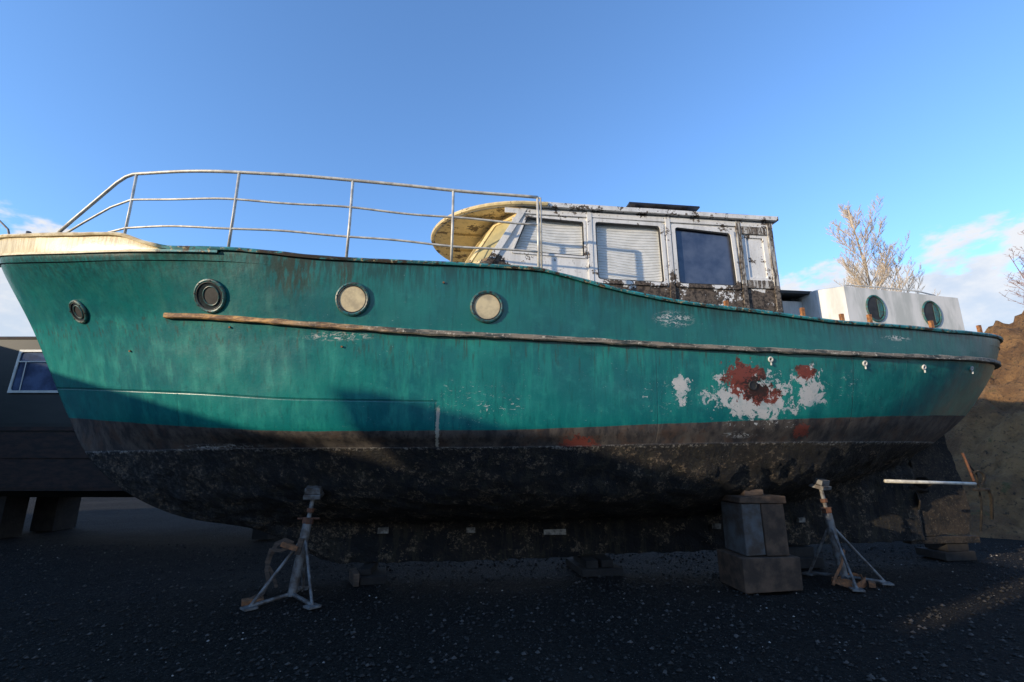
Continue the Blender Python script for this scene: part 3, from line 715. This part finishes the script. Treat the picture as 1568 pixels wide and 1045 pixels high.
for j in range(n2+1):
    for i in range(n1+1):
        x=-120+220*i/n1; y=36+14*j/n2; V.append((x,y,-.1+3.3*math.sin(math.pi*j/n2)*(1+.25*mnoise.noise(Vector((x*.15,y*.2,0))))+.5*mnoise.noise(Vector((x*.6,y*.6,2)))*(0<j<n2)))
for j in range(n2):
    for i in range(n1): a=j*(n1+1)+i; F.append((a,a+1,a+n1+2,a+n1+1))
me=bpy.data.meshes.new('background_embankment'); me.from_pydata(V,[],F); me.materials.append(M_bank); me.polygons.foreach_set('use_smooth',[True]*len(F))
o=bpy.data.objects.new('background_embankment',me); scene.collection.objects.link(o)

# ------------------------------------------------------------ bare trees
M_bark=simple('poplar_bark',(.62,.52,.40),(.48,.39,.29),6,.9,bump=0)
M_twig=simple('shrub_twigs',(.32,.20,.17),(.22,.14,.12),6,.9,bump=0)
def branch(mb,p,d,L,r,depth,up,spread,kids,fac,rmin):
    n=4 if depth>0 else 3; pts=[p]; rs=[r]; q=p.copy(); dd=d.copy()
    for i in range(n):
        dd=(dd+Vector(((R()-.5)*.2,(R()-.5)*.2,up*(.5+R()*.5)))).normalized(); q=q+dd*L/n; pts.append(q.copy()); rs.append(max(r*(1-.8*(i+1)/n),rmin*.5))
    mb.tube(pts,rs,0,5 if depth>1 else 3,cap=False)
    if depth<=0: return
    for k in range(kids):
        t=.12+.85*(k+R())/kids; i=min(int(t*n),n-1); pp=pts[i].lerp(pts[i+1],t*n-i)
        a=R()*6.28; base=(pts[i+1]-pts[i]).normalized(); side=Vector((math.cos(a),math.sin(a),.1)); nd=(base*(1-spread)+side*spread).normalized()
        branch(mb,pp,nd,L*fac*(.8+.5*R())*(1.2-t*.75),max(rs[i]*.4,rmin),depth-1,up,spread,max(3,int(kids*.5)),fac*1.2,rmin)
def tree(name,loc,H,r,kids,spread,up,mat,depth=3,multi=1,fac=.26,rmin=.02):
    mb=MB()
    for k in range(multi):
        d=Vector(((R()-.5)*.7*(multi>1),(R()-.5)*.7*(multi>1),1)).normalized()
        branch(mb,Vector(((R()-.5)*.3*(multi>1),0,-.3)),d,H*(1-.3*R()*(multi>1)),r,depth,up,spread,kids,fac,rmin)
    o=mb.make(name,None,[mat]); o.location=loc; return o
tree('poplar_tree',(24.3,30,0),18.2,.17,40,.42,.10,M_bark,3,fac=.25,rmin=.013)
tree('bare_tree',(22.2,31,0),15.2,.09,26,.42,.10,M_bark,3,fac=.27,rmin=.012)
tree('bare_tree',(26.6,31,0),15.6,.09,26,.42,.10,M_bark,3,fac=.27,rmin=.012)
tree('bare_shrub',(15.4,12.8,mound_h(15.4,12.8)-.1),3.1,.035,10,.55,.05,M_twig,3,4,fac=.34,rmin=.006)
tree('bare_shrub',(16.6,14.3,mound_h(16.6,14.3)-.1),3.1,.035,10,.55,.05,M_twig,3,4,fac=.34,rmin=.006)

# ------------------------------------------------------------ narrowboat behind, left
nb=empty('narrowboat',(0,10,0),0); mb=MB()
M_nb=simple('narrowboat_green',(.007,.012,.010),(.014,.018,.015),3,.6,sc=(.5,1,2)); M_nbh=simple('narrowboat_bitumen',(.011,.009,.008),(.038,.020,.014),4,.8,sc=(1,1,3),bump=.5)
sec=[(.35,.8),(.1,.95),(0,1.55),(0,2.18),(.12,2.2),(.12,2.28),(.26,2.28),(.36,4.12),(.48,4.22),(1.2,4.32)]
sec=sec+[(2.4-a,b) for a,b in sec[::-1][1:]]
n=len(sec); V=[(-19,a,b) for a,b in sec]+[(-3.8,a,b) for a,b in sec]; mb.add(V,[(i,(i+1)%n,(i+1)%n+n,i+n) for i in range(n)],0)
mb.add([V[i] for i in range(n)],[tuple(range(n))],0); mb.add([V[i+n] for i in range(n)],[tuple(range(n))],0)
mb.box((-18.9,-.03,2.12),(-3.9,.06,2.2),1); mb.box((-18.9,-.03,1.58),(-3.9,.03,1.64),1); mb.box((-18.9,-.02,1.0),(-3.9,.2,1.05),1)
mb.prism([(-.012,.95),(-.012,2.1),(.1,2.1),(.1,.95)],lambda u,v,w:(w,u,v),-18.95,-3.85,1)
mb.box((-18.9,.34,4.13),(-3.9,.42,4.17),1)
fy=lambda z:.26+(z-2.28)/(4.12-2.28)*.10
for x0 in (-10.75,-13.5,-7.6):
    z0,z1=2.93,3.88; fm=lambda u,v,w:(u,fy(v)-.02-w,v)
    mb.panel([(x0,z0),(x0+1.15,z0),(x0+1.15,z1),(x0,z1)],[rpoly([(x0+.05,z0+.05),(x0+1.10,z0+.05),(x0+1.10,z1-.05),(x0+.05,z1-.05)],.06)],fm,.02,2)
    mb.add([fm(x0+.03,z0+.03,-.012),fm(x0+1.12,z0+.03,-.012),fm(x0+1.12,z1-.03,-.012),fm(x0+.03,z1-.03,-.012)],[(0,1,2,3)],3)
    mb.box((x0+.05,fy(3.6)-.05,3.60),(x0+1.10,fy(3.6)-.035,3.625),2)
    mb.box((x0+.22,fy(3.4)-.04,z0+.05),(x0+.24,fy(3.4)-.034,3.6),2)
for x in (-10.4,-13,-5): mb.box((x-.2,.3,0),(x+.12,.8,.82),4); mb.box((x-.3,1.4,0),(x+.2,2.0,.82),4)
M_nbw=simple('window_frame_pale',(.56,.57,.52),(.42,.44,.4),6,.5); M_nbg=simple('narrowboat_glass',(.02,.04,.09),(.06,.10,.19),3,.08,bump=0,coat=.3)
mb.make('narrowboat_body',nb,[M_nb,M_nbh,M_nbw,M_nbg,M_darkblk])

# ------------------------------------------------------------ unseen stepped wall added outside the frame, shaped to shade hull and yard
def mat_brick():
    m,nt,b,co=newmat('shade_wall_brick')
    br=nt.node('ShaderNodeTexBrick'); mp=nt.node('ShaderNodeMapping'); nt.put(mp.inputs[0],co); mp.inputs['Rotation'].default_value=(math.pi/2,0,math.pi/2)
    nt.put(br.inputs['Vector'],mp.outputs[0]); br.inputs['Scale'].default_value=4
    br.inputs['Color1'].default_value=(.22,.09,.06,1); br.inputs['Color2'].default_value=(.28,.13,.08,1); br.inputs['Mortar'].default_value=(.3,.28,.25,1)
    nt.put(b.inputs['Base Color'],br.outputs[0]); b.inputs['Roughness'].default_value=.9; return m
M_brick=mat_brick(); M_cop=simple('shade_wall_coping',(.3,.29,.27),(.2,.19,.18),3,.85)
e=empty('added_shade_wall'); mb=MB()
for y0,y1,h in ((-1.5,11.4,4.66),(-4.95,-1.5,5.45),(-5.42,-4.95,4.50),(-34,-5.42,5.9)):
    mb.box((-14.3,y0+.001,0),(-14,y1-.001,h-.08),0); mb.box((-14.34,y0+.002,h-.08),(-13.96,y1-.002,h),1)
    yy=y0+.5
    while yy<y1-1: mb.box((-14.6,yy,0),(-14.3,yy+.45,h-.5),0); yy+=3
mb.make('shade_wall_body',e,[M_brick,M_cop])

# ------------------------------------------------------------ sun, sky, camera
EL=math.radians(12.3); AZ=math.radians(30)
d=Vector((math.cos(AZ)*math.cos(EL),math.sin(AZ)*math.cos(EL),-math.sin(EL)))
sl=bpy.data.lights.new('sun','SUN'); sl.energy=5.0; sl.angle=math.radians(.5); sl.color=(1,.83,.60)
so=bpy.data.objects.new('sun',sl); scene.collection.objects.link(so); so.rotation_euler=d.to_track_quat('-Z','Y').to_euler(); so.location=(-20,-8,12)
w=bpy.data.worlds.new('World'); scene.world=w; w.use_nodes=True; nt=NT(w.node_tree)
bg=w.node_tree.nodes['Background']; sky=nt.node('ShaderNodeTexSky',sky_type='NISHITA'); sky.sun_disc=False
sky.sun_elevation=EL; sky.sun_rotation=math.atan2(-d.x,-d.y)%(2*math.pi); sky.air_density=1.0; sky.dust_density=.2; sky.ozone_density=2.5
tc=nt.node('ShaderNodeTexCoord').outputs['Generated']
sp=nt.node('ShaderNodeSeparateXYZ'); nt.put(sp.inputs[0],tc)
gn=nt.node('ShaderNodeMix',data_type='RGBA',blend_type='MULTIPLY'); gn.inputs[0].default_value=1
nt.put(gn.inputs[6],sky.outputs[0]); gn.inputs[7].default_value=(1.75,2.12,2.6,1)
cn=nt.noise(tc,7.5,5,.62,sc=(1,1,2.2)); cn2=nt.noise(tc,16,4,.6,sc=(1,1,2))
el=nt.step(sp.outputs[2],.37,.24)
cl=nt.step(nt.m('ADD',cn,nt.m('MULTIPLY',el,.40)),.62,.76)
cl=nt.m('MULTIPLY',cl,nt.m('MULTIPLY',nt.step(sp.outputs[2],.37,.33),.92))
cc=nt.mix(nt.step(nt.m('ADD',nt.m('MULTIPLY',cn2,.6),nt.m('MULTIPLY',sp.outputs[2],1.6)),.55,.85),(4.3,4.8,5.5),(6.1,6.0,5.9))
nt.put(bg.inputs[0],nt.mix(cl,gn.outputs[2],cc))
bg.inputs[1].default_value=.15
cam=bpy.data.cameras.new('camera'); cam.sensor_width=36; cam.lens=36*740/1568; cam.clip_end=3000; cam.clip_start=.05
co=bpy.data.objects.new('camera',cam); scene.collection.objects.link(co); co.location=(0,0,1.6); co.rotation_euler=(math.radians(90+13.5),0,0)
scene.camera=co
